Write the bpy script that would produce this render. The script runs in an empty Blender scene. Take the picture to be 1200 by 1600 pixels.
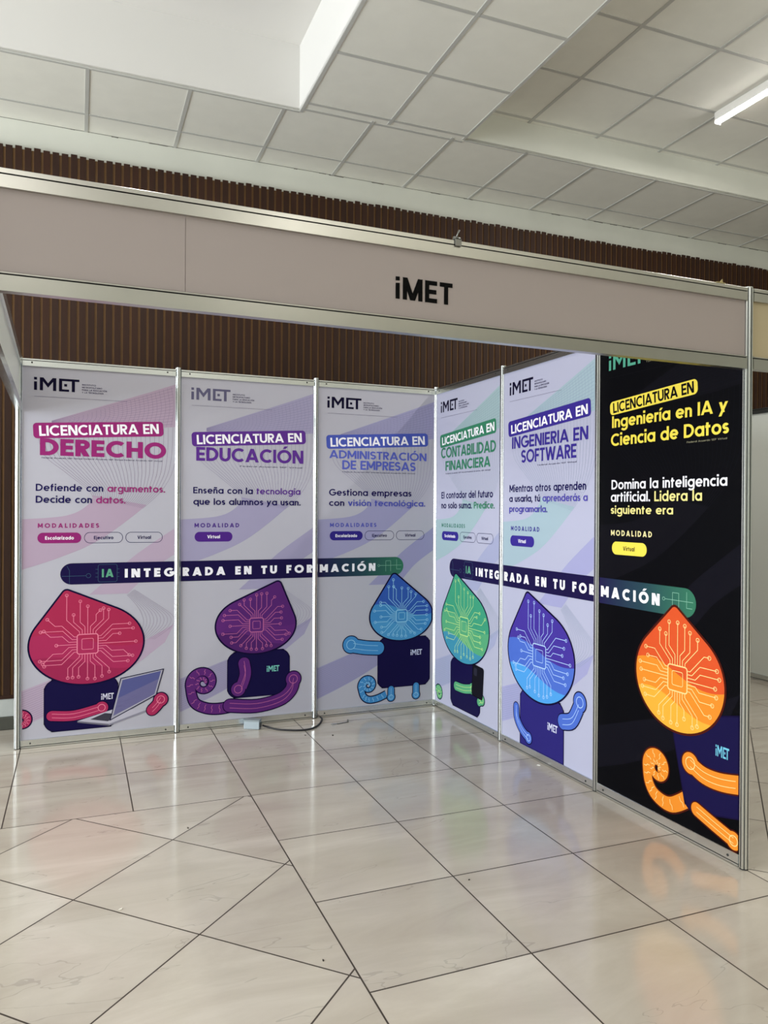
import bpy, bmesh, math, random
from mathutils import Vector, Matrix, Euler
from math import sin, cos, pi, radians, sqrt
C = bpy.context.scene.collection
random.seed(4)

# ------------------------------------------------------------------ camera
CAM = (-2.70135, -5.35873, 1.5260); F = 1197.49
YAW, PITCH, ROLL = -0.399742, -0.002693, 0.0062079
fw = Vector((-sin(YAW)*cos(PITCH), cos(YAW)*cos(PITCH), sin(PITCH)))
rt = Vector((cos(YAW), sin(YAW), 0)); up = rt.cross(fw)
r2 = cos(ROLL)*rt + sin(ROLL)*up; u2 = -sin(ROLL)*rt + cos(ROLL)*up
cd = bpy.data.cameras.new('camera'); cam = bpy.data.objects.new('camera', cd); C.objects.link(cam)
cam.matrix_world = Matrix(((r2.x, u2.x, -fw.x, CAM[0]), (r2.y, u2.y, -fw.y, CAM[1]), (r2.z, u2.z, -fw.z, CAM[2]), (0, 0, 0, 1)))
cd.sensor_fit = 'AUTO'; cd.sensor_width = 36; cd.lens = 36*F/1600; cd.clip_start = .02
bpy.context.scene.camera = cam

# ------------------------------------------------------------------ light
w = bpy.data.worlds.new('world'); bpy.context.scene.world = w; w.use_nodes = True
bg = w.node_tree.nodes['Background']; bg.inputs[0].default_value = (.93, .97, 1.0, 1); bg.inputs[1].default_value = .62
def area(name, loc, target, sx, sy, power, col):
    l = bpy.data.lights.new(name, 'AREA'); l.shape = 'RECTANGLE'; l.size = sx; l.size_y = sy; l.energy = power; l.color = col
    o = bpy.data.objects.new(name, l); C.objects.link(o); o.location = loc
    o.rotation_euler = (Vector(target)-Vector(loc)).to_track_quat('-Z', 'Y').to_euler(); return o
area('window_daylight', (-8.9, -3.05, 2.0), (0, -3.05, 3.0), 6.2, 3.0, 560, (.90, .96, 1.0))
area('coffer_tubes', (-5.0, -4.6, 4.30), (-5.0, -4.6, 9), 5.0, 5.0, 22, (1.0, .98, .95))
for tx, ty, tp in ((-3.2, -7.6, 14), (-.8, -7.6, 9), (-2.3, -1.7, 11)): area('hall_tube', (tx, ty, 4.12), (tx, ty, 0), .08, 1.8, tp, (1.0, .97, .92))
for tx, ty, tp in ((3.6, -4.6, 50), (.3, -7.0, 46)): area('ceiling_fill', (tx, ty, 3.3), (tx, ty, 9), 2.5, 2.5, tp, (1.0, .98, .92))  # unseen upward fill lights, added only to brighten the ceiling
vs = bpy.context.scene.view_settings
bpy.context.scene.display_settings.display_device = 'sRGB'
vs.view_transform = 'Standard'; vs.look = 'None'; vs.gamma = 1; vs.use_curve_mapping = False; vs.exposure = 0.2

# ------------------------------------------------------------------ materials
def lin(h):
    c = [a/255 for a in h] if isinstance(h, tuple) else [int(h[i:i+2], 16)/255 for i in (1, 3, 5)]
    return tuple(x/12.92 if x <= .04045 else ((x+.055)/1.055)**2.4 for x in c)+(1,)
MATS = {}
def mat(name, col, rough=.5, metal=0, spec=.5, noise=0, scale=30, bump=0):
    if name in MATS: return MATS[name]
    m = bpy.data.materials.new(name); m.use_nodes = True; nt = m.node_tree; b = nt.nodes['Principled BSDF']
    b.inputs['Base Color'].default_value = lin(col); b.inputs['Roughness'].default_value = rough
    b.inputs['Metallic'].default_value = metal; b.inputs['Specular IOR Level'].default_value = spec
    m.diffuse_color = lin(col)
    if noise or bump:
        tc = nt.nodes.new('ShaderNodeTexCoord'); n = nt.nodes.new('ShaderNodeTexNoise')
        n.inputs['Scale'].default_value = scale; n.inputs['Detail'].default_value = 6
        nt.links.new(tc.outputs['Object'], n.inputs['Vector'])
        if noise:
            r = nt.nodes.new('ShaderNodeMapRange'); r.inputs[1].default_value = .3; r.inputs[2].default_value = .7
            r.inputs[3].default_value = 1-noise; r.inputs[4].default_value = 1+noise
            nt.links.new(n.outputs[0], r.inputs[0])
            x = nt.nodes.new('ShaderNodeVectorMath'); x.operation = 'SCALE'; x.inputs[0].default_value = lin(col)[:3]
            nt.links.new(r.outputs[0], x.inputs['Scale']); nt.links.new(x.outputs[0], b.inputs['Base Color'])
        if bump:
            bp = nt.nodes.new('ShaderNodeBump'); bp.inputs['Strength'].default_value = bump; bp.inputs['Distance'].default_value = .002
            nt.links.new(n.outputs[0], bp.inputs['Height']); nt.links.new(bp.outputs[0], b.inputs['Normal'])
    MATS[name] = m; return m
def ink(h):            # printed colour on vinyl
    return mat('ink_'+('_'.join(str(a) for a in h) if isinstance(h, tuple) else h[1:]), h, .5, 0, .06 if sum(lin(h)[:3]) < .12 else .25)
ALU = mat('brushed_aluminium', '#E2E6E5', .27, 1, .5)
ALU2 = mat('fascia_aluminium', '#C8C7C0', .28, 1, .5, .03, 6)
DARK = mat('dark_groove', '#2A2A28', .6)
PLASTER = mat('white_plaster', '#D9DAD0', .9, 0, .2, .03, 3)
COFFER = mat('coffer_white_paint', '#DEDCD8', .85, 0, .2)
TILE = mat('ceiling_tile_board', '#E6E5DC', .95, 0, .1, .02, 8)
TBAR = mat('ceiling_grid_steel', '#BDBDB8', .5, 0, .4)

def wood_mat():
    m = bpy.data.materials.new('brown_slat_wood'); m.use_nodes = True; nt = m.node_tree; N = nt.nodes; b = N['Principled BSDF']
    tc = N.new('ShaderNodeTexCoord'); mp = N.new('ShaderNodeMapping'); mp.inputs['Scale'].default_value = (40, 40, 2.2)
    n = N.new('ShaderNodeTexNoise'); n.inputs['Scale'].default_value = 2.0; n.inputs['Detail'].default_value = 5
    at = N.new('ShaderNodeAttribute'); at.attribute_name = 'slat'
    ad = N.new('ShaderNodeMath'); ad.operation = 'MULTIPLY_ADD'; ad.inputs[1].default_value = .35
    cr = N.new('ShaderNodeValToRGB'); cr.color_ramp.elements[0].color = lin('#24120A'); cr.color_ramp.elements[1].color = lin('#361B0B')
    cr.color_ramp.elements[0].position = .2; cr.color_ramp.elements[1].position = .95
    L = nt.links.new
    L(tc.outputs['Object'], mp.inputs[0]); L(mp.outputs[0], n.inputs['Vector']); L(at.outputs['Fac'], ad.inputs[0]); L(n.outputs[0], ad.inputs[2])
    L(ad.outputs[0], cr.inputs[0]); L(cr.outputs[0], b.inputs['Base Color']); b.inputs['Roughness'].default_value = .55; b.inputs['Specular IOR Level'].default_value = .3
    return m
WOOD = wood_mat()
WOODBASE = mat('slat_groove_wood', '#6E5030', .6, 0, .3, .1, 12)

def floor_mat():
    m = bpy.data.materials.new('polished_porcelain_tiles'); m.use_nodes = True; nt = m.node_tree; N = nt.nodes; L = nt.links.new; b = N['Principled BSDF']
    tc = N.new('ShaderNodeTexCoord'); sp = N.new('ShaderNodeSeparateXYZ'); L(tc.outputs['Object'], sp.inputs[0])
    def M(op, a, c=None, d=None):
        n = N.new('ShaderNodeMath'); n.operation = op
        for i, v in enumerate((a, c, d)):
            if v is None: continue
            if isinstance(v, (int, float)): n.inputs[i].default_value = v
            else: L(v, n.inputs[i])
        return n.outputs[0]
    x, y = sp.outputs[0], sp.outputs[1]
    def grid(a, off, pitch):
        g = M('DIVIDE', M('ADD', a, off), pitch)
        d = M('MULTIPLY', M('ABSOLUTE', M('SUBTRACT', M('FRACT', M('ADD', g, .5)), .5)), pitch)
        return M('FLOOR', g), d
    gx, dx = grid(x, .537, .597); gy, dy = grid(y, .768, .596)
    u = M('MULTIPLY', M('ADD', x, y), .70711); v = M('MULTIPLY', M('SUBTRACT', x, y), .70711)
    lu, du = grid(u, 2.80, .597); lv, dv = grid(v, .286, .597)
    ru, eu = grid(u, .25, .595); rv, ev = grid(v, -2.24, .597)
    south = M('LESS_THAN', y, -1.364)
    ml = M('MULTIPLY', M('LESS_THAN', x, -1.731), south); mr = M('MULTIPLY', M('GREATER_THAN', x, .060), south)
    def sel(mask, a, c): return M('ADD', M('MULTIPLY', mask, a), M('MULTIPLY', M('SUBTRACT', 1, mask), c))
    border = M('MINIMUM', M('MINIMUM', M('ABSOLUTE', M('ADD', x, 1.731)), M('ABSOLUTE', M('SUBTRACT', x, .060))), M('ABSOLUTE', M('ADD', y, 1.364)))
    dg = M('MINIMUM', dx, dy); dl = M('MINIMUM', M('MINIMUM', du, dv), border); dr = M('MINIMUM', M('MINIMUM', eu, ev), border)
    d = sel(ml, dl, sel(mr, dr, dg))
    ix = sel(ml, M('ADD', lu, 31.3), sel(mr, M('ADD', ru, 77.7), gx)); iy = sel(ml, lv, sel(mr, rv, gy))
    cv = N.new('ShaderNodeCombineXYZ'); L(ix, cv.inputs[0]); L(iy, cv.inputs[1])
    wn = N.new('ShaderNodeTexWhiteNoise'); wn.noise_dimensions = '3D'; L(cv.outputs[0], wn.inputs[0])
    # veins: stretched noise, shifted tile by tile
    off = N.new('ShaderNodeVectorMath'); off.operation = 'SCALE'; off.inputs['Scale'].default_value = 40; L(wn.outputs['Color'], off.inputs[0])
    rot = N.new('ShaderNodeMapping'); rot.inputs['Rotation'].default_value = (0, 0, radians(-38)); rot.inputs['Scale'].default_value = (.8, 2.9, 1)
    L(tc.outputs['Object'], rot.inputs[0])
    ad = N.new('ShaderNodeVectorMath'); L(rot.outputs[0], ad.inputs[0]); L(off.outputs[0], ad.inputs[1])
    n1 = N.new('ShaderNodeTexNoise'); n1.inputs['Scale'].default_value = 1.3; n1.inputs['Detail'].default_value = 7; n1.inputs['Roughness'].default_value = .6; n1.inputs['Distortion'].default_value = .6
    L(ad.outputs[0], n1.inputs['Vector'])
    cr = N.new('ShaderNodeValToRGB'); e = cr.color_ramp.elements
    e[0].position = .3; e[0].color = lin('#B8AEA1'); e[1].position = .72; e[1].color = lin('#D2CABE')
    k = cr.color_ramp.elements.new(.52); k.color = lin('#C4BBAE')
    L(n1.outputs[0], cr.inputs[0])
    # thin darker cracks-like veins
    n2 = N.new('ShaderNodeTexNoise'); n2.inputs['Scale'].default_value = .9; n2.inputs['Detail'].default_value = 4; n2.inputs['Distortion'].default_value = 1.2
    L(ad.outputs[0], n2.inputs['Vector'])
    vein = M('LESS_THAN', M('ABSOLUTE', M('SUBTRACT', n2.outputs[0], .43)), .0022)
    tone = M('MULTIPLY', M('ADD', .93, M('MULTIPLY', wn.outputs['Value'], .10)), M('SUBTRACT', 1, M('MULTIPLY', vein, .16)))
    sc = N.new('ShaderNodeVectorMath'); sc.operation = 'SCALE'; L(cr.outputs[0], sc.inputs[0]); L(tone, sc.inputs['Scale'])
    joint = M('LESS_THAN', d, .0031)
    mx = N.new('ShaderNodeMix'); mx.data_type = 'RGBA'; L(joint, mx.inputs[0]); L(sc.outputs[0], mx.inputs[6]); mx.inputs[7].default_value = lin('#3A3028')
    L(mx.outputs[2], b.inputs['Base Color'])
    L(M('ADD', M('ADD', .085, M('MULTIPLY', n1.outputs[0], .08)), M('MULTIPLY', joint, .5)), b.inputs['Roughness'])
    b.inputs['Specular IOR Level'].default_value = .6
    return m

# ------------------------------------------------------------------ mesh helpers
class MB:
    def __init__(s): s.v = []; s.f = []; s.mi = []; s.ms = []; s.sm = []; s.attr = []
    def m(s, mt):
        if mt not in s.ms: s.ms.append(mt)
        return s.ms.index(mt)
    def face(s, pts, mt, smooth=False, a=0.):
        i = len(s.v); s.v += [tuple(p) for p in pts]; s.f.append(tuple(range(i, i+len(pts)))); s.mi.append(s.m(mt)); s.sm.append(smooth); s.attr.append(a)
    def box(s, x0, x1, y0, y1, z0, z1, mt, a=0.):
        i = len(s.v); s.v += [(x, y, z) for z in (z0, z1) for y in (y0, y1) for x in (x0, x1)]
        for q in ((0, 2, 3, 1), (4, 5, 7, 6), (0, 1, 5, 4), (2, 6, 7, 3), (0, 4, 6, 2), (1, 3, 7, 5)):
            s.f.append(tuple(i+k for k in q)); s.mi.append(s.m(mt)); s.sm.append(False); s.attr.append(a)
    def prism(s, prof, z0, z1, mt, T=lambda p: p, slot=None):     # closed profile (x,y) extruded along z
        i = len(s.v); n = len(prof)
        s.v += [T((x, y, z0)) for x, y in prof]+[T((x, y, z1)) for x, y in prof]
        for k in range(n):
            s.f.append((i+k, i+(k+1) % n, i+n+(k+1) % n, i+n+k)); s.mi.append(s.m(slot if slot and k % 5 in (1, 2, 3) else mt)); s.sm.append(False); s.attr.append(0)
        for q in (tuple(range(i+n-1, i-1, -1)), tuple(range(i+n, i+2*n))):
            s.f.append(q); s.mi.append(s.m(mt)); s.sm.append(False); s.attr.append(0)
    def tube(s, pts, r, mt, n=10):
        pts = [Vector(p) for p in pts]; i = len(s.v)
        for k, p in enumerate(pts):
            t = (pts[min(k+1, len(pts)-1)]-pts[max(k-1, 0)]).normalized()
            a = t.cross(Vector((0, 0, 1)) if abs(t.z) < .9 else Vector((1, 0, 0))).normalized(); c = t.cross(a)
            s.v += [tuple(p+r*(cos(2*pi*j/n)*a+sin(2*pi*j/n)*c)) for j in range(n)]
        for k in range(len(pts)-1):
            for j in range(n):
                s.f.append((i+k*n+j, i+k*n+(j+1) % n, i+(k+1)*n+(j+1) % n, i+(k+1)*n+j)); s.mi.append(s.m(mt)); s.sm.append(True); s.attr.append(0)
        for q in (tuple(range(i+n-1, i-1, -1)), tuple(i+(len(pts)-1)*n+j for j in range(n))):
            s.f.append(q); s.mi.append(s.m(mt)); s.sm.append(False); s.attr.append(0)
    def build(s, name, parent=None, bevel=0, attr=None, loc=None, rz=None):
        me = bpy.data.meshes.new(name); me.from_pydata(s.v, [], s.f)
        for x in s.ms: me.materials.append(x)
        me.polygons.foreach_set('material_index', s.mi); me.polygons.foreach_set('use_smooth', s.sm)
        if attr:
            at = me.attributes.new(attr, 'FLOAT', 'FACE'); at.data.foreach_set('value', s.attr)
        me.update(); o = bpy.data.objects.new(name, me); C.objects.link(o)
        if parent: o.parent = parent
        if loc: o.location = loc
        if rz is not None: o.rotation_euler = (0, 0, rz)
        if bevel:
            b = o.modifiers.new('bevel', 'BEVEL'); b.width = bevel; b.segments = 2; b.limit_method = 'ANGLE'
        return o
def thing(name, label, cat, loc=(0, 0, 0), rz=0, group=None):
    o = bpy.data.objects.new(name, None); C.objects.link(o); o.location = loc; o.rotation_euler = (0, 0, rz); o.empty_display_size = .1
    return tag(o, label, cat, group)
def tag(o, label, cat, group=None):
    o['label'] = label; o['category'] = cat
    if group: o['group'] = group
    return o
def struct(o): o['kind'] = 'structure'; return o

# ------------------------------------------------------------------ the hall (turned a hair against the booth)
TH = -0.02
f = MB(); f.face([(-10, -12, 0), (8, -12, 0), (8, .6, 0), (-10, .6, 0)], floor_mat()); struct(f.build('floor', rz=TH))
W0 = .485
b = MB(); b.box(-10, 8, W0, W0+.15, 0, 4.22, PLASTER); struct(b.build('wall_back', rz=TH))
b = MB(); k = 0; x = -4.6
b.box(-4.7, 6.0, W0-.047, W0-.002, .232, 4.0, WOODBASE)
while x < 5.95:
    b.box(x, x+.0425, W0-.055, W0-.046, .215, 4.013+random.choice((0, 0, 0, .006, -.004)), WOOD, random.random()); x += .0590
b.box(-4.7, 6.0, W0-.056, W0-.03, .212, .236, WOOD, .3)
o = b.build('trim_1', attr='slat', rz=TH); struct(o)
KERB = mat('grey_kerb', '#B9BDB9', .7, 0, .3, .08, 9)
b = MB(); b.box(-10, 8, W0-.05, W0-.003, .088, .211, KERB); b.box(-10, 8, W0-.062, W0-.003, 0, .088, mat('dark_skirting', '#4A4A42', .6, 0, .4, .12, 12)); struct(b.build('baseboard_back', rz=TH, bevel=.004))

def tbar_x(b, x0, x1, y, z, wd=.012): b.box(x0, x1, y-wd, y+wd, z-.004, z+.004, TBAR)
def tbar_y(b, x, y0, y1, z, wd=.012): b.box(x-wd, x+wd, y0, y1, z-.0045, z+.0035, TBAR)
ZC = 4.22; ZR = 4.45; ZK = 4.665; XE = -1.215; YN = -.37; YR = -.44; X1 = 8; X0 = -10; Y0 = -12
b = MB()
b.box(X0, XE, YN, W0+.15, ZC, ZC+.02, TILE); b.box(XE, X1, YR, W0+.15, ZC, ZC+.02, TILE); b.box(XE, 0.0, Y0, YR, ZC, ZC+.02, TILE)
b.box(0.0, X1, Y0, YR, ZR, ZR+.02, TILE)
b.box(.0, X1, YR, YR+.015, ZC+.0, ZR, PLASTER); b.box(-.015, 0, Y0, YR, ZC+.0, ZR, PLASTER)
b.box(X0, XE, YN, YN+.015, ZC, ZK, COFFER); b.box(XE, XE+.015, Y0, YN, ZC, ZK, COFFER); b.box(X0, XE, Y0, YN, ZK, ZK+.02, COFFER)
struct(b.build('ceiling', rz=TH))
b = MB()
x = -.705-.616*14
while x < X1:
    tbar_y(b, x, YN+.0 if x < XE else YR, W0, ZC); x += .616
tbar_x(b, X0, X1, .222, ZC, .010)
tbar_x(b, X0, XE, YN+.004, ZC, .009); tbar_x(b, XE, 0, YR+.03, ZC, .011)
tbar_y(b, XE+.012, Y0, YN, ZC, .011); tbar_y(b, -.592, Y0, YR, ZC, .012); tbar_y(b, -.010, Y0, YR, ZC, .010)
y = -.498
while y > Y0: tbar_x(b, XE, 0, y, ZC, .012); y -= .612
tbar_x(b, 0, X1, YR+.006, ZC, .006)
x = .545
while x < X1: tbar_y(b, x, Y0, YR, ZR, .012); x += .613
y = -.490
while y > Y0: tbar_x(b, 0, X1, y, ZR, .012); y -= .6
struct(b.build('trim_2', rz=TH))
# crumbling joint between ceiling and wall
b = MB(); CR = mat('cracked_joint', '#6C6A62', .9); x = -3.4; b.box(-5, 6, W0-.0025, W0, ZC-.0026, ZC-.0004, CR)
while x < 4:
    l = random.uniform(.02, .16)
    if random.random() < .55:
        h = random.uniform(.002, .006); b.face([(x, W0-.002, ZC-.001), (x+l, W0-.002, ZC-.001), (x+l*.9, W0-.002, ZC-.003-h), (x+l*.4, W0-.002, ZC-.003-h*.6), (x+l*.1, W0-.002, ZC-.003-h)], CR)
    x += l+random.uniform(.01, .08)
struct(b.build('trim_3', rz=TH))
# left wall with its tall windows, out of the frame to the left, where the daylight comes in
b = MB(); b.box(X0, X1, Y0-.15, Y0, 0, ZK, PLASTER); struct(b.build('wall_front', rz=TH))
b = MB(); b.box(X1, X1+.15, Y0, .6, 0, ZK, PLASTER); struct(b.build('wall_right', rz=TH))
b = MB(); xl = -9.0
b.box(xl-.15, xl, Y0, .6, 0, .6, PLASTER); b.box(xl-.15, xl, Y0, .6, 3.95, ZK, PLASTER)
for ya, yb_ in ((Y0, -6.2), (.1, .6)): b.box(xl-.15, xl, ya, yb_, .6, 3.95, PLASTER)
struct(b.build('wall_left', rz=TH))

# ------------------------------------------------------------------ aluminium system
def octa(r, g=.0024, d=.005):          # eight-sided post with a slot in every side
    P = []; a = pi/8
    for k in range(8):
        A = Vector((r*cos(k*pi/4-a), r*sin(k*pi/4-a))); B = Vector((r*cos(k*pi/4+a), r*sin(k*pi/4+a)))
        m = (A+B)/2; t = (B-A).normalized(); n = m.normalized()
        P += [A*.985+B*.015, m-t*g, m-t*g-n*d, m+t*g-n*d, m+t*g]
    return [(p.x, p.y) for p in P]
S = .98147; H = 2.485
SLOT = mat('upright_slot_grey', '#6E7272', .4, 1)
def pole(x, y, label, h=H):
    t = thing('upright_pole', label, 'pole', (x, y, 0), 0, 'aluminium uprights of the booth')
    b = MB(); b.prism(octa(.0205), .006, h-.004, ALU, slot=SLOT); b.build('post', t)
    b = MB(); b.prism([(.019*cos(i*pi/8), .019*sin(i*pi/8)) for i in range(16)], h-.004, h, ALU); b.build('cap', t)
    b = MB(); b.prism([(.018*cos(i*pi/8), .018*sin(i*pi/8)) for i in range(16)], 0, .006, DARK); b.build('foot', t)
    return t
pole(-3*S, 0, 'aluminium corner upright at the left end of the back panels')
pole(-2*S, 0, 'aluminium upright between the pink DERECHO panel and the purple EDUCACIÓN panel')
pole(-S, 0, 'aluminium upright between the EDUCACIÓN panel and the ADMINISTRACIÓN DE EMPRESAS panel')
pole(0, 0, 'aluminium upright in the inner corner where back and right panels meet')
pole(0, -S, 'aluminium upright between the CONTABILIDAD panel and the SOFTWARE panel')
pole(0, -2*S, 'aluminium upright between the white SOFTWARE panel and the black panel')
pole(0, -3*S, 'tall aluminium front upright at the right end of the pink-grey fascia')
pole(-3*S, -3*S, 'aluminium front upright carrying the left end of the fascia')

def rail(parent, name, x0, x1, z0, z1, mt=ALU, groove='top', y0=-.013, y1=.013, bolts=True, gz=.013):
    # flat extrusion with a long dark slot near one edge
    b = MB(); zz = z1-gz if groove == 'top' else z0+gz
    prof = [(y0, z0), (y1, z0), (y1, z1), (y0+.003, z1), (y0, z1-.002), (y0, zz+.0022), (y0+.006, zz+.0022), (y0+.006, zz-.0022), (y0, zz-.0022)]
    n = len(prof); i0 = len(b.v)
    for x in (x0, x1): b.v += [(x, y, z) for y, z in prof]
    for k in range(n):
        q = (k+1) % n; b.f.append((k, q, n+q, n+k)); b.mi.append(b.m(DARK if k in (5, 6, 7) else mt)); b.sm.append(False); b.attr.append(0)
    b.f += [tuple(range(n-1, -1, -1)), tuple(range(n, 2*n))]; b.mi += [b.m(mt)]*2; b.sm += [False]*2; b.attr += [0]*2
    o = b.build(name, parent)
    if bolts:
        zc = (z0+z1)/2-.002 if groove == 'top' else (z0+z1)/2+.002
        for x in (x0+.055, x1-.055):
            c = MB(); P = [(x+.0055*cos(a*pi/6), zc+.0055*sin(a*pi/6)) for a in range(12)]
            c.prism([(p[0], p[1]) for p in P], 0, .0015, DARK, T=lambda q: (q[0], y0-q[2], q[1])); c.build('lock_screw', o)
    return o

# ------------------------------------------------------------------ lettering: a geometric stroke alphabet
def arcp(cx, cy, rx, ry, a0, a1, n=22):
    return [(cx+rx*cos(radians(a0+(a1-a0)*i/n)), cy+ry*sin(radians(a0+(a1-a0)*i/n))) for i in range(n+1)]
def ribbon(pts, t, closed=False):
    P = [Vector(p) for p in pts]; n = len(P); Lf = []; Rt = []
    for i in range(n):
        if closed: a, c = P[i-1], P[(i+1) % n]
        else: a, c = P[max(i-1, 0)], P[min(i+1, n-1)]
        d1 = (P[i]-a); d2 = (c-P[i])
        if d1.length < 1e-9: d1 = d2
        if d2.length < 1e-9: d2 = d1
        d1 = d1.normalized(); d2 = d2.normalized(); tt = d1+d2
        tt = tt.normalized() if tt.length > 1e-6 else d1
        nn = Vector((-tt.y, tt.x)); k = t/2/max(.45, nn.dot(Vector((-d1.y, d1.x))))
        Lf.append(P[i]+nn*k); Rt.append(P[i]-nn*k)
    out = []
    for i in range(n if closed else n-1):
        j = (i+1) % n; out.append([tuple(Lf[i]), tuple(Rt[i]), tuple(Rt[j]), tuple(Lf[j])])
    return out
def glyph(ch, t):
    """width and stroke polygons; cap height 1, x height .72"""
    h = t/2; X = .74; G = []; acute = None
    st = lambda pts, closed=False: G.extend(ribbon(pts, t, closed))
    V = lambda x, a, c: st([(x, a), (x, c)])
    Hh = lambda y, a, c: st([(a, y), (c, y)])
    def sl(x0, y0, x1, y1, k=1.1):
        w_ = t*k/2; G.append([(x0-w_, y0), (x0+w_, y0), (x1+w_, y1), (x1-w_, y1)])
    base = {'Ó': 'O', 'Í': 'I', 'Á': 'A', 'í': 'ı', 'ó': 'o', 'á': 'a', 'ú': 'u', 'ñ': 'n'}
    mark = ch if ch in base else None; ch = base.get(ch, ch); w_ = .5
    if ch == 'A':
        w_ = .92; q = t*.55; sl(q, 0, w_/2, 1); sl(w_-q, 0, w_/2, 1); Hh(.27, .2, w_-.2)
    elif ch == 'B':
        w_ = .66; V(h, 0, 1)
        for a, c, r in ((h, .53, w_-h), (.53, 1-h, w_-h-.04)):
            m_ = (a+c)/2; q = (c-a)/2; st([(h, a), (r-q, a)]+arcp(r-q, m_, q, q, -90, 90)+[(r-q, c), (h, c)])
    elif ch == 'C': w_ = .86; st(arcp(.5, .5, .5-h, .5-h+.01, 48, 312, 34))
    elif ch == 'D': w_ = .80; V(h, 0, 1); st([(h, h), (w_-.5, h)]+arcp(w_-.5, .5, .5-h, .5-h, -90, 90)+[(h, 1-h)])
    elif ch == 'E': w_ = .58; V(h, 0, 1); Hh(h, h, w_); Hh(.5, h, w_-.04); Hh(1-h, h, w_)
    elif ch == 'F': w_ = .56; V(h, 0, 1); Hh(.48, h, w_-.05); Hh(1-h, h, w_)
    elif ch == 'G': w_ = .94; st(arcp(.5, .5, .5-h, .5-h+.01, 45, 352, 36)); Hh(.46, .52, .985-h*.2)
    elif ch == 'H': w_ = .76; V(h, 0, 1); V(w_-h, 0, 1); Hh(.5, h, w_-h)
    elif ch == 'I': w_ = t; V(h, 0, 1)
    elif ch == 'J': w_ = .5; st([(w_-h, 1)]+[(w_-h, .3)]+arcp(w_-.25-0, .27, .25-h, .27-h, 0, -170, 14))
    elif ch == 'L': w_ = .54; V(h, 0, 1); Hh(h, h, w_)
    elif ch == 'M':
        w_ = .92; V(h, 0, 1); V(w_-h, 0, 1); q = 0 if t == .2 else .2; sl(h, 1, w_/2, q, 1.15); sl(w_-h, 1, w_/2, q, 1.15)
    elif ch == 'N': w_ = .78; V(h, 0, 1); V(w_-h, 0, 1); sl(t*.62, 1, w_-t*.62, 0, 1.22)
    elif ch == 'O': w_ = 1.02; st(arcp(.51, .5, .51-h, .51-h, 0, 360, 40)[:-1], True)
    elif ch in 'PR':
        w_ = .64; V(h, 0, 1); q = (.6-t)/2+.0; c = 1-h-q; st([(h, 1-h), (w_-h-q, 1-h)]+arcp(w_-h-q, c, q, q, 90, -90)+[(h, c-q)])
        if ch == 'R': sl(w_-t*.6, 0, w_*.48, .42, 1.18)
    elif ch == 'S':
        w_ = .62; q = (1-t)/4; rx = w_/2-h
        st(arcp(w_/2, 1-h-q, rx, q, 25, 180, 14)+arcp(w_/2, 1-h-q, rx, q, 180, 270, 8)[1:]+arcp(w_/2, h+q, rx, q, 90, 0, 8)[1:]+arcp(w_/2, h+q, rx, q, 0, -155, 14)[1:])
    elif ch == 'T': w_ = .62; V(w_/2, 0, 1); Hh(1-h, 0, w_)
    elif ch == 'U': w_ = .74; q = w_/2-h; st([(h, 1)]+arcp(w_/2, q+h, q, q, 180, 360)+[(w_-h, 1)])
    elif ch == 'V': w_ = .84; sl(t*.55, 1, w_/2, 0); sl(w_-t*.55, 1, w_/2, 0)
    elif ch == 'W': w_ = 1.2; [sl(a, 1, c, 0, 1.06) for a, c in ((t*.55, .33), (.6, .33), (.6, .87), (1.2-t*.55, .87))]
    elif ch == 'Y': w_ = .8; V(.4, 0, .45); sl(t*.58, 1, .4, .38); sl(.8-t*.58, 1, .4, .38)
    elif ch in 'adgqbp':
        w_ = .72; rx = .36-h; ry = X/2-h
        st(arcp(.36, X/2, rx, ry+.01, 0, 360, 30)[:-1], True)
        if ch == 'a': V(w_-h, 0, X)
        if ch == 'd': V(w_-h, 0, 1.04)
        if ch == 'q': V(w_-h, -.28, X)
        if ch == 'b': V(h, 0, 1.04)
        if ch == 'p': V(h, -.28, X)
        if ch == 'g': st([(w_-h, X), (w_-h, -.02)]+arcp(.36, -.02, .36-h, .26-h*.4, 0, -150, 14))
    elif ch == 'c': w_ = .58; st(arcp(.36, X/2, .36-h, X/2-h+.01, 50, 310, 26))
    elif ch == 'e': w_ = .71; st(arcp(.36, X/2, .355-h, X/2-h+.01, 0, 318, 28)); Hh(X/2, h, w_-h*.6)
    elif ch == 'f': w_ = .40; st([(.15, 0), (.15, .82)]+arcp(.15+.2, .82, .2, .22-h, 180, 95, 8)); Hh(X-h, 0, .37)
    elif ch in 'iı':
        w_ = t; V(h, 0, X)
        if ch == 'i': G.append([(-.01, .86), (t+.01, .86), (t+.01, .86+t*1.05), (-.01, .86+t*1.05)])
    elif ch == 'j':
        w_ = t; st([(h, X), (h, -.12)]+arcp(h-.16, -.12, .16, .14, 0, -80, 8)); G.append([(0, .86), (t, .86), (t, .86+t), (0, .86+t)])
    elif ch == 'l': w_ = t; V(h, 0, 1.04)
    elif ch in 'nm':
        q = .28-h
        w_ = .56 if ch == 'n' else .56+.56-t
        V(h, 0, X)
        for o_ in ([0] if ch == 'n' else [0, .56-t]): st(arcp(o_+.28, X-.28, q, .28-h, 180, 0, 16)+[(o_+.56-h, 0)])
    elif ch == 'o': w_ = .72; st(arcp(.36, X/2, .36-h, X/2-h+.01, 0, 360, 30)[:-1], True)
    elif ch == 'r': w_ = .36; V(h, 0, X); st(arcp(.30, X-.26, .30-h, .26-h, 180, 85, 8)+[(.36, X-h)])
    elif ch == 's':
        w_ = .46; q = (X-t)/4; rx = w_/2-h
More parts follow.
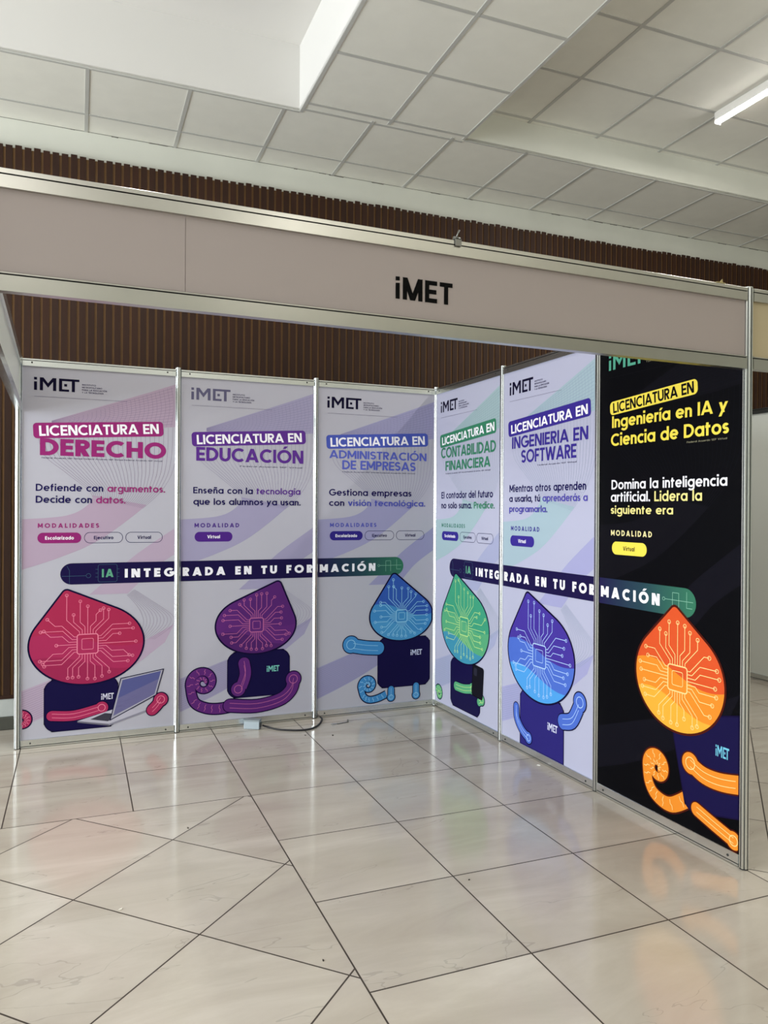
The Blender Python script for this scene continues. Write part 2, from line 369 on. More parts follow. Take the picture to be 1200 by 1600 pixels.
        st(arcp(w_/2, X-h-q, rx, q, 25, 270, 18)+arcp(w_/2, h+q, rx, q, 90, -155, 18)[1:])
    elif ch == 't': w_ = .40; V(.16, 0, .93); Hh(X-h, 0, .38)
    elif ch == 'u': w_ = .56; q = .28-h; V(w_-h, 0, X); st([(h, X)]+arcp(.28, .28, q, q, 180, 360, 16)+[(w_-h, X)])
    elif ch == 'v': w_ = .62; sl(t*.5, X, .31, 0); sl(.62-t*.5, X, .31, 0)
    elif ch == 'y': w_ = .64; sl(t*.5, X, .32, 0); sl(.64-t*.5, X, .64-t*.5-.36*(X+.28)/X+.02, -.28)
    elif ch == 'z': w_ = .52; Hh(X-h, 0, .52); Hh(h, 0, .52); sl(.1, h, .42, X-h, 1.3)
    elif ch == '.': w_ = t*1.1; G.append([(0, 0), (t*1.1, 0), (t*1.1, t*1.1), (0, t*1.1)])
    elif ch == ',': w_ = t; G.append([(0, t), (-.03, -.18), (t*.6, -.18), (t*1.1, t)])
    elif ch == ' ': w_ = .30
    if mark:
        y0 = 1.08 if mark.isupper() else X+.10; cx = w_/2
        if mark == 'ñ': st([(cx-.2, y0+.02), (cx-.08, y0+.12), (cx+.08, y0+.04), (cx+.2, y0+.14)])
        else: G.append([(cx-t*.55, y0), (cx+t*.35, y0), (cx+t*1.25, y0+.2), (cx+t*.05, y0+.2)])
    return w_, G
GC = {}
def line_polys(txt, t, track=.13):
    """list of (run colour index, polygon), total width. '|' switches to the next colour."""
    x = 0; out = []; ci = 0; first = True
    for ch in txt:
        if ch == '|': ci += 1; continue
        if (ch, t) not in GC: GC[(ch, t)] = glyph(ch, t)
        w_, G = GC[(ch, t)]
        if not first: x += track
        first = False
        if ch == ' ': x += w_+track*.2; continue
        out += [(ci, [(px+x, py) for px, py in g]) for g in G]; x += w_
    return out, x
class Print(MB):
    """flat print on a panel; u to the right, v up, d = lift off the sheet towards the viewer"""
    def __init__(s, d): super().__init__(); s.d = d; s.k = 0
    def poly(s, pts, h, step=1):
        s.k += 1 if step else 0; y = -.0022-s.d-s.k*2e-6; s.face([(p[0], y, p[1]) for p in pts], ink(h) if isinstance(h, (str, tuple)) else h)
    def text(s, txt, u, v, width, cap, t, cols, ang=0, track=.13, align='l'):
        P, w_ = line_polys(txt, t, track); sx = width/w_; ca, sa = cos(ang), sin(ang)
        for ci, g in P:
            q = [(p[0]*sx, p[1]*cap) for p in g]; s.poly([(u+a*ca-c*sa, v+a*sa+c*ca) for a, c in q], cols[min(ci, len(cols)-1)])
    def ring(s, pts, t, h):
        s.k += 1
        for q in ribbon(pts, t, True): s.poly(q, h, 0)
    def line(s, pts, t, h):
        s.k += 1
        for q in ribbon(pts, t): s.poly(q, h, 0)
def rrect(u0, u1, v0, v1, r, n=8):
    return arcp(u1-r, v1-r, r, r, 0, 90, n)+arcp(u0+r, v1-r, r, r, 90, 180, n)+arcp(u0+r, v0+r, r, r, 180, 270, n)+arcp(u1-r, v0+r, r, r, 270, 360, n)
def rot(pts, c, a): return [(c[0]+(p[0]-c[0])*cos(a)-(p[1]-c[1])*sin(a), c[1]+(p[0]-c[0])*sin(a)+(p[1]-c[1])*cos(a)) for p in pts]
def cr(pts, closed=False, n=10):
    out = []; m = len(pts)
    for i in range(m if closed else m-1):
        p = [Vector(pts[(i+k) % m] if closed else pts[min(max(i+k, 0), m-1)]) for k in (-1, 0, 1, 2)]
        for j in range(n):
            t = j/n; out.append(tuple(.5*((2*p[1])+(p[2]-p[0])*t+(2*p[0]-5*p[1]+4*p[2]-p[3])*t*t+(3*p[1]-p[0]-3*p[2]+p[3])*t**3)))
    if not closed: out.append(tuple(pts[-1]))
    return out
UL, UR, VB, VT = .0215, S-.0215, .052, 2.425      # visible sheet of a panel
def clip(pts, u0=UL, u1=UR, v0=VB, v1=VT):
    for ax, lim, sg in ((0, u0, 1), (0, u1, -1), (1, v0, 1), (1, v1, -1)):
        out = []
        for i in range(len(pts)):
            a, c = pts[i-1], pts[i]; ia = sg*(a[ax]-lim) >= 0; ic = sg*(c[ax]-lim) >= 0
            if ia != ic:
                k = (lim-a[ax])/(c[ax]-a[ax]); out.append((a[0]+(c[0]-a[0])*k, a[1]+(c[1]-a[1])*k))
            if ic: out.append(c)
        pts = out
        if not pts: break
    return pts
def lerp(A, B, k): return [(a[0]+(c[0]-a[0])*k, a[1]+(c[1]-a[1])*k) for a, c in zip(A, B)]

def logo(p, u, v, w_, h, col, hole=None):
    """the institute's block mark: i, M, and an E and T sharing one bar"""
    X = lambda a: u+a*w_; Y = lambda a: v+a*h
    R = lambda a, c, d, e: p.poly([(X(a), Y(d)), (X(c), Y(d)), (X(c), Y(e)), (X(a), Y(e))], col)
    R(0, .065, 0, .66); R(.0, .065, .80, 1)
    R(.125, .195, 0, 1); R(.415, .485, 0, 1)
    p.poly([(X(.125), Y(1)), (X(.205), Y(1)), (X(.345), Y(.40)), (X(.305), Y(.22)), (X(.265), Y(.40))], col)
    p.poly([(X(.485), Y(1)), (X(.405), Y(1)), (X(.265), Y(.40)), (X(.305), Y(.22)), (X(.345), Y(.40))], col)
    R(.545, .615, 0, 1); R(.545, 1, .82, 1); R(.545, .77, 0, .17); R(.66, .725, .40, .60); R(.83, .90, 0, 1)

NAVY = '#1B1450'; DK = '#120B33'
def inside(cells, q):
    c = False; j = len(cells)-1
    for i in range(len(cells)):
        a, b_ = cells[i], cells[j]
        if (a[1] > q[1]) != (b_[1] > q[1]) and q[0] < (b_[0]-a[0])*(q[1]-a[1])/(b_[1]-a[1])+a[0]: c = not c
        j = i
    return c
def shrink(q, k):
    cx = sum(a[0] for a in q)/len(q); cy = sum(a[1] for a in q)/len(q); return [(cx+(a-cx)*k, cy+(c-cy)*k) for a, c in q]
def traces(p, cells, col, seed, c, cs):
    """a printed processor square with circuit tracks fanning out of it, all inside the outline"""
    rnd = random.Random(seed); inn = shrink(cells, .90); t = .0034
    p.ring(rrect(c[0]-cs, c[0]+cs, c[1]-cs, c[1]+cs, .014, 4), .006, col); p.ring(rrect(c[0]-cs*.55, c[0]+cs*.55, c[1]-cs*.55, c[1]+cs*.55, .008, 4), .003, col)
    for side in range(4):
        ca, sa = (1, 0, -1, 0)[side], (0, 1, 0, -1)[side]
        for i in range(-3, 4):
            bend = (0 if i == 0 else (1 if i > 0 else -1)); l1 = .018+.016*(3-abs(i))*(1 if i % 2 else .7); l2 = abs(i)*.022+rnd.uniform(0, .02); l3 = rnd.uniform(.03, .30)
            P = [(cs+.004, i*cs*.26), (cs+l1, i*cs*.26), (cs+l1+l2, i*cs*.26+bend*l2), (cs+l1+l2+l3, i*cs*.26+bend*l2)]
            if i % 2 and rnd.random() < .7: k = rnd.uniform(.02, .07); P.append((P[-1][0]+k, P[-1][1]+bend*k))
            # walk the track until it meets the outline
            W = [(c[0]+a*ca-b_*sa, c[1]+a*sa+b_*ca) for a, b_ in P]; Q = [W[0]]
            for a, b_ in zip(W, W[1:]):
                stop = False
                for k in range(1, 9):
                    q = (a[0]+(b_[0]-a[0])*k/8, a[1]+(b_[1]-a[1])*k/8)
                    if not inside(inn, q): stop = True; break
                    last = q
                if stop:
                    if k > 1: Q.append(last)
                    break
                Q.append(b_)
            if len(Q) < 2: continue
            p.line(Q, t, col); e = Q[-1]; p.ring([(e[0]+.009*cos(a*pi/6), e[1]+.009*sin(a*pi/6)) for a in range(12)], t*.9, col)
def coil(c, r0, r1, turns, tail):
    a1 = radians(188); n = 64; a0 = a1-turns*2*pi
    return [(c[0]+(r0+(r1-r0)*i/n)*cos(a0+(a1-a0)*i/n), c[1]+(r0+(r1-r0)*i/n)*sin(a0+(a1-a0)*i/n)) for i in range(n)]+(cr([(c[0]+r1*cos(a1), c[1]+r1*sin(a1))]+list(tail), n=8) if tail else [])
def teardrop(cx, cy, rx, ry, tip):
    E_ = [(cx+rx*cos(i*pi/40), cy+ry*sin(i*pi/40)) for i in range(80)]
    T_ = [(tip[0]+.030*cos(i*pi/10), tip[1]-.030+.030*sin(i*pi/10)) for i in range(20)]
    P = sorted(E_+T_); h = []
    for seq in (P, P[::-1]):
        k = []
        for q in seq:
            while len(k) > 1 and (k[-1][0]-k[-2][0])*(q[1]-k[-2][1])-(k[-1][1]-k[-2][1])*(q[0]-k[-2][0]) <= 0: k.pop()
            k.append(q)
        h += k[:-1]
    # resample evenly and let the flanks sink in a little
    out = []
    for a, b_ in zip(h, h[1:]+h[:1]):
        n = max(1, int(((a[0]-b_[0])**2+(a[1]-b_[1])**2)**.5/.02)); out += [(a[0]+(b_[0]-a[0])*k/n, a[1]+(b_[1]-a[1])*k/n) for k in range(n)]
    return out
def spiral(c, r0, r1, turns, a0, n=60, tail=()):
    return [(c[0]+(r0+(r1-r0)*i/n)*cos(a0+turns*2*pi*i/n), c[1]+(r0+(r1-r0)*i/n)*sin(a0+turns*2*pi*i/n)) for i in range(n+1)]+list(tail)
def taper(pts, t0, t1):
    P = [Vector(q) for q in pts]; n = len(P); L_ = []; R_ = []
    for i in range(n):
        d = (P[min(i+1, n-1)]-P[max(i-1, 0)]).normalized(); nn = Vector((-d.y, d.x)); k = (t0+(t1-t0)*i/(n-1))/2; L_.append(P[i]+nn*k); R_.append(P[i]-nn*k)
    return [[tuple(L_[i]), tuple(R_[i]), tuple(R_[i+1]), tuple(L_[i+1])] for i in range(n-1)]

def bar_mat():
    if 'bar_fade' in MATS: return MATS['bar_fade']
    m = bpy.data.materials.new('banner_navy_to_green'); m.use_nodes = True; nt = m.node_tree; b_ = nt.nodes['Principled BSDF']
    tc = nt.nodes.new('ShaderNodeTexCoord'); sp = nt.nodes.new('ShaderNodeSeparateXYZ'); c_ = nt.nodes.new('ShaderNodeValToRGB'); e = c_.color_ramp.elements
    e[0].position = .02; e[0].color = lin('#1D1646'); e[1].position = .70; e[1].color = lin('#35735A'); k = e.new(.36); k.color = lin('#26434F')
    nt.links.new(tc.outputs['Object'], sp.inputs[0]); nt.links.new(sp.outputs[0], c_.inputs[0]); nt.links.new(c_.outputs[0], b_.inputs['Base Color'])
    b_.inputs['Roughness'].default_value = .5; b_.inputs['Specular IOR Level'].default_value = .1
    MATS['bar_fade'] = m; return m

def panel(n, loc, rz, label, P):
    t = thing('exhibition_panel', label, 'panel', loc, rz, 'printed panels of the booth')
    b = MB(); b.box(.0190, S-.0190, -.002, .002, .03, 2.44, ink(P['sheet'])); b.build('printed_sheet', t)
    rail(t, 'top_rail', .0191, S-.0191, 2.425, 2.473); rail(t, 'bottom_rail', .0191, S-.0191, 0.004, .054, groove='bottom', gz=.009)
    # waves of tint and fine line work
    p = Print(.0002); A, B_ = P['tint'], P['tint2']
    up_ = cr([(.19, 2.085), (.45, 2.18), (.75, 2.29), (1.0, 2.385)]); lo = cr([(.19, 2.06), (.45, 2.05), (.75, 2.06), (1.0, 2.085)])
    p.poly(clip(up_+lo[::-1]), A); p.build('wave_band', t); p = Print(.0002)
    l0 = cr([(.11, 1.99), (.15, 1.86), (.28, 1.75), (.43, 1.62), (.40, 1.54), (.27, 1.475), (-.02, 1.45)]); l1 = cr([(.975, 2.08), (.965, 1.88), (.92, 1.72), (.80, 1.57), (.50, 1.33), (.25, 1.21), (-.02, 1.12)])
    kk = 31; p.poly(clip(l0[kk:]+l1[kk:][::-1]), A); p.build('wave_band', t); p = Print(.0002)
    m0 = cr([(1.0, 1.42), (.72, 1.225), (.58, 1.10), (.42, .96)]); m1 = cr([(1.0, 1.24), (.82, 1.12), (.72, 1.02), (.66, .96)])
    p.poly(clip(m0+m1[::-1]), B_); p.build('wave_band', t); p = Print(.0002)
    n0 = cr([(-.02, .35), (.3, .46), (.62, .57), (.96, .74)]); n1 = cr([(-.02, .12), (.3, .25), (.62, .42), (.90, .62)])
    p.poly(clip(n0+n1[::-1]), B_)
    p.build('wave_band', t)
    p = Print(.0004); Lc = P['lines']
    for i in range(1, 14): p.line([q for q in lerp(up_, lo, i/14) if q[0] < UR-.002], .0018, Lc)
    for i in range(26):
        k = i/25; a = (.30+.66*k, 2.10+.26*k); c = (.24+.72*k, 2.06+.02*k); e = (a[0]*.5+c[0]*.5+.02, a[1]*.5+c[1]*.5)
        p.line([q for q in cr([a, e, c], n=5) if q[0] < UR-.002], .0016, Lc)
    for i in range(30): p.line([q for q in lerp(l0[:33], l1[:33], i/29) if UL+.002 < q[0] < UR-.002], .0017, Lc)
    s0 = cr([(.655, .95), (.70, .90), (.745, .83), (.76, .75), (.72, .66)]); s1 = cr([(.70, .985), (.82, .90), (.95, .80), (.945, .73), (.83, .645)])
    for i in range(10): p.line(lerp(s0, s1, i/9), .0015, Lc)
    for i in range(1, 16): p.line([q for q in lerp(n0[:22], n1[:22], i/16) if q[0] > UL+.002], .0016, Lc)
    p.build('line_print', t)
    # logo, its caption and rule
    p = Print(.0006); top = P.get('logo_v', 2.276); logo(p, .086, top, .268, .082, P['logo']); p.build('logo', t)
    p = Print(.0006)
    for i, (s_, wd) in enumerate((('INSTITUTO', .085), ('METROPOLITANO', .122), ('PARA LA EDUCACIÓN', .152), ('Y LA TECNOLOGÍA', .132))):
        p.text(s_, .37, 2.322-.0165*i, wd, .0098, .17, [P['small']], 0, .16)
    p.line([(.088, 2.236), (.65, 2.235)], .0016, P['rule'])
    p.build('caption_lettering', t)
    # tilted badge
    ang = radians(3.35); u0, u1, v0, v1 = P['badge']
    bp = Print(.0008); cx = (u0, (v0+v1)/2); bp.poly(rot(rrect(u0, u1, v0, v1, .024), cx, ang), P['main']); bo = bp.build('title_badge', t)
    p = Print(.0012); k = rot([(P['lic'][0], P['lic'][1])], cx, 0)[0]; p.text('LICENCIATURA EN', P['lic'][0], P['lic'][1], P['lic'][2], P['lic'][3], .19, [P['badgetext']], P['lic'][4], .065); p.build('badge_lettering', bo)
    p = Print(.0010)
    for s_, u, v, wd, cp in P['title']: p.text(s_, u, v, wd, cp, P.get('tw', .185), [P['titlecol']], 0, .07)
    p.build('title_lettering', t)
    u, v, wd = P['fine']; p = Print(.0008); rn = random.Random(n); a = u
    p.text(P['finetext'], u, v, wd, .0085, .13, [P['small']], 0, .14); p.build('fine_print', t)
    p = Print(.0008)
    for s_, u, v, wd, cp in P['slogan']: p.text(s_, u, v, wd, cp, .172, P['slogcol'], 0, .095)
    p.build('slogan_lettering', t)
    p = Print(.0008); s_, wd = P['mod']; p.text(s_, .112, 1.398, wd, .029, .215, [P['modcol']], 0, .36); p.build('heading_lettering', t)
    for i, (s_, u0, u1) in enumerate(P['buttons']):
        p = Print(.0008); v0, v1 = 1.299, 1.367; q = rrect(u0, u1, v0, v1, .033, 10)
        if i == 0: p.poly(q, P['btn'])
        else: p.ring(q, .003, NAVY)
        bo = p.build('mode_button', t); p = Print(.0011); P_, w_ = line_polys(s_, .19, .13); cp = .022; wd = w_*cp*.98
        p.text(s_, (u0+u1)/2-wd/2, 1.322, wd, cp, .19, [P['btntext'] if i == 0 else NAVY], 0, .13); p.build('button_lettering', bo)
    # dark banner that runs on over three panels
    c = n % 3; bar = Print(.0009); v0, v1 = 1.030, 1.168
    if c == 0: q = arcp(.245+.069, (v0+v1)/2, .069, .069, 90, 270, 14)+[(UR, v0), (UR, v1)]
    elif c == 1: q = [(UL, v0), (UR, v0), (UR, v1), (UL, v1)]
    else: q = [(UL, v1), (UL, v0)]+arcp(.707-.069, (v0+v1)/2, .069, .069, -90, 90, 14)
    bar.poly(q, bar_mat() if c == 2 else '#1B1442'); bo = bar.build('banner_strip', t)
    p = Print(.0013); wh = '#F4F3FA'
    s_, u, wd = (('INTEG', .640, .319), ('RADA EN TU FOR', .034, .926), ('MACIÓN', .034, .441))[c]
    p.text(s_, u, 1.066, wd, .058, .265, [wh], 0, .33)
    tr = '#3B5C74' if c < 2 else '#8FC7AE'
    if c == 0:
        p.text('IA', .497, 1.072, .072, .054, .23, ['#5CA184'], 0, .2); p.ring(rrect(.474, .592, 1.042, 1.156, .012, 4), .002, tr)
        for dv in (1.075, 1.1, 1.125): p.line([(.458, dv), (.474, dv)], .002, tr); p.line([(.592, dv), (.606, dv)], .002, tr)
        p.line([(.255, 1.085), (.40, 1.085)], .002, tr); p.line([(.30, 1.032), (.30, 1.12), (.285, 1.15)], .002, tr); p.ring([(.415+.014*cos(a*pi/6), 1.085+.014*sin(a*pi/6)) for a in range(12)], .002, tr)
    if c == 2:
        p.line([(.51, 1.105), (.69, 1.105)], .002, tr); p.line([(.56, 1.06), (.56, 1.14), (.60, 1.14), (.60, 1.06)], .002, tr); p.line([(.65, 1.15), (.65, 1.075), (.685, 1.075)], .002, tr); p.ring([(.502+.008*cos(a*pi/5), 1.105+.008*sin(a*pi/5)) for a in range(10)], .002, tr)
    p.build('banner_lettering', bo)
    # plain circuit-board artwork where the sheet carries its picture
    art(n, t, P)
    return t

def art(n, t, P):
    a = P['art']; base, mid, hi, tr = a['cols']; OUT = DK if n < 5 else '#4A160C'
    if 'coil' in a:
        p = Print(.0008); pts, t0, t1 = a['coil']
        for o_, col in ((.016, OUT), (0, mid)):
            for g in taper(pts, t0+o_, t1+o_):
                g = clip(g, UL+.006, UR-.006)
                if len(g) > 2: p.poly(g, col)
        for i in range(4, len(pts)-3, 4):
            d = (Vector(pts[i+1])-Vector(pts[i])).normalized(); nn = Vector((-d.y, d.x)); k = (t0+(t1-t0)*i/len(pts))*.36; c = Vector(pts[i])
            q = [tuple(c-nn*k), tuple(c-nn*k*.2+d*.004), tuple(c+nn*k*.2-d*.004), tuple(c+nn*k)]
            if all(UL < x_[0] < UR and VB < x_[1] for x_ in q): p.line(q, .003, tr)
        p.build('coil_print', t)
    p = Print(.0012)
    for q in a['navy']:
        q = clip(cr(q, True, 6), UL+.006, UR-.006); p.poly(q, '#171240' if n != 4 else '#231C72'); p.ring(q, .007, DK)
    no = p.build('navy_print', t)
    if 'mark' in a:
        p = Print(.0017); u, v, wd, hh, col = a['mark']; logo(p, u, v, wd, hh, col); p.build('navy_logo', no)
    p = Print(.0018); q = clip(teardrop(*a['drop']), UL+.006, UR-.006); p.poly(q, base)
    cx, cy, rx, ry, tip = a['drop']; vmin, vmax = cy-ry, tip[1]
    for k, col in ((.50, mid), (.26, hi)):        # a printed swoosh of second and third colour
        z = [(cx-rx*1.3+rx*2.6*i/110, vmin+(vmax-vmin)*k+.05*sin(i/110*2*pi)-.02) for i in range(111)]
        p.k += 1
        for i in range(110):
            band = clip(q, z[i][0], z[i+1][0], -1, min(z[i][1], z[i+1][1]))
            if len(band) > 2: p.poly(band, col, 0)
    p.ring(q, .011, OUT); traces(p, q, tr, 10+n, (cx, cy), min(rx, ry)*.24); p.build('circuit_print', t)
    if a.get('pads'):
        for c, r, q in a['pads']:
            p = Print(.0022)
            q = cr(q, n=5); s_ = [(c[0]+r*cos(i*pi/16), c[1]+r*sin(i*pi/16)) for i in range(32)]; e_ = [(q[0][0]+r*.8*cos(i*pi/16), q[0][1]+r*.8*sin(i*pi/16)) for i in range(32)]
            for o_, col in ((.014, OUT), (0, mid)):
                for g in [shrink(s_, 1+o_/2/r), shrink(e_, 1+o_/2/r)]+taper(q, 1.6*r+o_, 1.6*r+o_):
                    g = clip(g, UL+.006, UR-.006)
                    if len(g) > 2: p.poly(g, col)
            for o_ in (-.3, .3): p.line([(x_, y_+o_*r) for x_, y_ in q if UL+.01 < x_ < UR-.01 and y_+o_*r > VB+.004], .003, tr)
            p.ring(shrink(s_, .55), .004, tr); p.build('pad_print', t)
    if a.get('laptop'):
        p = Print(.0024); sc = [(.619, .398), (.892, .440), (.845, .270), (.553, .128)]
        p.poly([(.352, .142), (.545, .104), (.775, .172), (.60, .205)], '#B9B7C6'); p.poly([(.352, .142), (.545, .104), (.545, .092), (.352, .132)], '#6C6A7A'); p.poly([(.545, .104), (.775, .172), (.775, .160), (.545, .092)], '#8C8A9A')
        p.poly([(.43, .145), (.54, .122), (.60, .165), (.52, .178)], '#3A3846')
        p.poly(sc, '#A7A5B4'); p.ring(sc, .006, DK); k = lambda f_, g_: tuple(f_*(sc[0][i]*(1-g_)+sc[3][i]*g_)+(1-f_)*(sc[1][i]*(1-g_)+sc[2][i]*g_) for i in (0, 1))
        p.poly([k(.95, .05), k(.05, .05), k(.05, .93), k(.95, .93)], '#54588F'); p.poly([k(.95, .5), k(.05, .35), k(.05, .93), k(.95, .93)], '#6A6793')
        p.build('laptop_print', t)
    if a.get('phone'):
        p = Print(.0024); q = rot(rrect(.602, .752, .215, .435, .018, 4), (.68, .33), radians(-4)); p.poly(q, '#14131C'); p.ring(q, .006, '#050409'); p.poly(rot(rrect(.62, .665, .36, .415, .012, 4), (.68, .33), radians(-4)), '#2A2A38'); p.build('phone_print', t)

FED = 'Federal Acuerdo SEP Virtual'
COMMON = dict(sheet=(182, 181, 193), lines=(140, 134, 162), small='#2B2550', rule='#6A6480', badgetext='#FAF8FF', btntext='#FAF8FF', logo='#0F0B2A', finetext=FED)
B3 = [('Escolarizado', .110, .370), ('Ejecutivo', .389, .625), ('Virtual', .645, .880)]
B1 = [('Virtual', .110, .376)]
PK = dict(COMMON, tint=(176, 156, 178), tint2=(180, 162, 184), lines=(136, 120, 148), main='#94216F', titlecol='#94216F', badge=(.082, .884, 1.967, 2.066), lic=(.119, 1.984, .737, .066, radians(3.6)),
    title=[('DERECHO', .122, 1.862, .779, .108)], tw=.235, fine=(.132, 1.842, .743), finetext=FED+' '+FED+' '+FED, slogan=[('Defiende con |argumentos.', .099, 1.634, .797, .045), ('Decide con |datos.', .099, 1.558, .543, .045)], slogcol=[NAVY, '#94216F'],
    mod=('MODALIDADES', .366), modcol='#94216F', btn='#8E1C6C', buttons=B3,
    art=dict(cols=('#A9244E', '#AA2758', '#9C204F', '#EC86A2'), drop=(.412, .640, .352, .265, (.285, .998)),
        navy=[rrect(.155, .60, .088, .42, .07)], mark=(.497, .267, .078, .040, '#D8D6EA'), laptop=1,
        coil=(coil((.024, .175), .010, .052, 1.2, []), .035, .05), pads=[((.50, .215), .040, [(.20, .19), (.33, .18), (.48, .21)]), ((.875, .235), .045, [(.82, .17), (.85, .2), (.875, .235)])]))
PU = dict(COMMON, tint=(160, 155, 186), tint2=(158, 153, 184), lines=(138, 131, 164), main='#5A2A8C', titlecol='#5A2A8C', logo='#5D5A78', badge=(.09, .904, 1.953, 2.052), lic=(.126, 1.969, .750, .065, radians(3.5)),
    title=[('EDUCACIÓN', .121, 1.857, .765, .095)], tw=.205, fine=(.425, 1.823, .453), slogan=[('Enseña con la |tecnología', .102, 1.632, .763, .044), ('que los alumnos ya usan.', .103, 1.554, .763, .044)], slogcol=[NAVY, '#5A2A8C'],
    mod=('MODALIDAD', .308), modcol='#4B2A86', btn='#4A1C82', buttons=[('Virtual', .113, .373)],
    art=dict(cols=('#551F70', '#5C2274', '#4C1A66', '#C0689A'), drop=(.548, .705, .290, .205, (.70, 1.012)),
        navy=[rrect(.345, .79, .20, .52, .07)], mark=(.624, .366, .092, .042, '#7FD0C4'),
        coil=(coil((.175, .325), .014, .088, 1.6, [(.115, .20), (.19, .150), (.29, .135), (.42, .15)]), .022, .075), pads=[((.82, .30), .055, [(.36, .15), (.55, .13), (.72, .16), (.80, .22), (.822, .29)]), ((.42, .26), .05, [(.46, .44), (.47, .36), (.44, .27)])]))
BL = dict(COMMON, tint=(156, 154, 190), tint2=(153, 151, 188), lines=(136, 132, 166), main='#4656B4', titlecol='#5560BE', badge=(.08, .911, 1.972, 2.074), lic=(.113, 1.989, .772, .066, radians(3.3)),
    title=[('ADMINISTRACIÓN', .103, 1.906, .795, .060), ('DE EMPRESAS', .205, 1.826, .600, .067)], fine=(.207, 1.803, .593), finetext=FED+' '+FED, slogan=[('Gestiona empresas', .103, 1.630, .668, .048), ('con |visión tecnológica.', .103, 1.554, .786, .045)], slogcol=[NAVY, '#4A50B0'],
    mod=('MODALIDADES', .369), modcol='#4A50B0', btn='#2A1C80', buttons=B3,
    art=dict(cols=('#2E57B0', '#3F8AC8', '#4A97CE', '#9CD2F0'), drop=(.695, .715, .265, .190, (.633, 1.042)),
        navy=[rrect(.50, .935, .175, .55, .06)], mark=(.772, .408, .098, .042, '#C9CDE8'),
        coil=(coil((.420, .205), .010, .060, 1.6, [(.385, .125), (.43, .095), (.50, .10), (.57, .125)]), .018, .05), pads=[((.282, .52), .062, [(.50, .48), (.40, .49), (.30, .51)]), ((.61, .10), .03, [(.61, .16), (.61, .1)]), ((.82, .10), .03, [(.82, .17), (.82, .1)])]))
GR = dict(COMMON, sheet=(181, 182, 204), tint=(160, 184, 190), tint2=(164, 168, 200), lines=(136, 156, 168), main='#2F7D5C', titlecol='#2F7D5C', badge=(.078, .903, 2.003, 2.103), lic=(.112, 2.023, .770, .060, radians(3.3)),
    title=[('CONTABILIDAD', .095, 1.924, .805, .080), ('FINANCIERA', .170, 1.827, .659, .072)], fine=(.171, 1.800, .659), finetext=FED+' '+FED, slogan=[('El contador del futuro', .104, 1.616, .761, .050), ('no solo suma. |Predice.', .105, 1.540, .783, .047)], slogcol=[NAVY, '#2F7D5C'],
    mod=('MODALIDADES', .366), modcol='#3A7A68', btn='#2E2288', buttons=[('Escolarizado', .116, .380), ('Ejecutivo', .402, .632), ('Virtual', .648, .871)],
    art=dict(cols=('#3C9C78', '#56A878', '#3F92AE', '#C6E88C'), drop=(.475, .685, .355, .270, (.351, 1.060)),
        navy=[rrect(.275, .71, .078, .43, .06)], phone=1,
        coil=(coil((.085, .12), .010, .048, 1.5, []), .02, .04), pads=[((.60, .26), .04, [(.36, .23), (.48, .235), (.60, .26)]), ((.735, .21), .035, [(.70, .19), (.735, .21)])]))
SW = dict(COMMON, sheet=(181, 182, 206), tint=(162, 184, 196), tint2=(162, 162, 204), lines=(142, 156, 180), main='#34248C', titlecol='#34248C', badge=(.073, .920, 2.005, 2.106), lic=(.109, 2.024, .786, .057, radians(3.2)),
    title=[('INGENIERIA EN', .118, 1.926, .779, .076), ('SOFTWARE', .227, 1.830, .565, .081)], fine=(.407, 1.803, .387), slogan=[('Mientras otros aprenden', .091, 1.646, .791, .047), ('a usarla, tú |aprenderás a', .091, 1.583, .805, .042), ('|programarla.', .092, 1.518, .423, .040)], slogcol=[NAVY, '#5048A8'],
    mod=('MODALIDAD', .320), modcol='#3A3490', btn='#34248C', buttons=[('Virtual', .105, .377)],
    art=dict(cols=('#43309A', '#4A6CCB', '#4C9FE6', '#B6D4FF'), drop=(.440, .640, .352, .285, (.313, 1.017)),
        navy=[rrect(.235, .69, .0, .40, .06)], mark=(.532, .215, .10, .045, '#D9DCF6'),
        pads=[((.84, .45), .055, [(.68, .30), (.77, .33), (.83, .42)]), ((.33, .11), .036, [(.19, .27), (.20, .2), (.26, .14), (.33, .11)])]))
BK = dict(COMMON, sheet='#040408', tint='#0C0B12', tint2='#0E0D16', lines='#101019', logo='#4F9E86', small='#8E8A70', rule='#15151C', main='#F0DA4E', titlecol='#F0DA4E', badgetext='#0A0810', btntext='#15121E', badge=(.098, .708, 2.035, 2.106), lic=(.124, 2.045, .563, .054, radians(3.4)),
    title=[('Ingeniería en IA y', .115, 1.968, .767, .062), ('Ciencia de Datos', .108, 1.872, .781, .064)], fine=(.643, 1.847, .236), slogan=[('Domina la inteligencia', .114, 1.642, .768, .050), ('artificial. |Lidera la', .110, 1.577, .629, .050), ('|siguiente era', .111, 1.513, .450, .042)], slogcol=['#F2F0FA', '#E8DC8C'],
    mod=('MODALIDAD', .306), modcol='#E8DCA0', btn='#F0DA4E', buttons=[('Virtual', .121, .382)],
    art=dict(cols=('#D8501E', '#EA8A22', '#F2AC34', '#FFD890'), drop=(.595, .735, .285, .255, (.575, 1.078)),
        navy=[rot(rrect(.60, 1.06, .17, .60, .06), (.80, .38), radians(14))], mark=(.828, .440, .075, .050, '#6FC0DC'),
        coil=(coil((.465, .275), .010, .072, 1.7, [(.41, .185), (.46, .135), (.56, .125), (.68, .20)]), .022, .075), pads=[((.68, .36), .05, [(.98, .355), (.86, .33), (.76, .33), (.68, .36)]), ((.93, .10), .04, [(.72, .16), (.82, .13), (.93, .10)])]))
HP = -pi/2
panel(0, (-3*S, 0, 0), 0, 'white panel with pink badge and title DERECHO at the left end of the back row', PK)
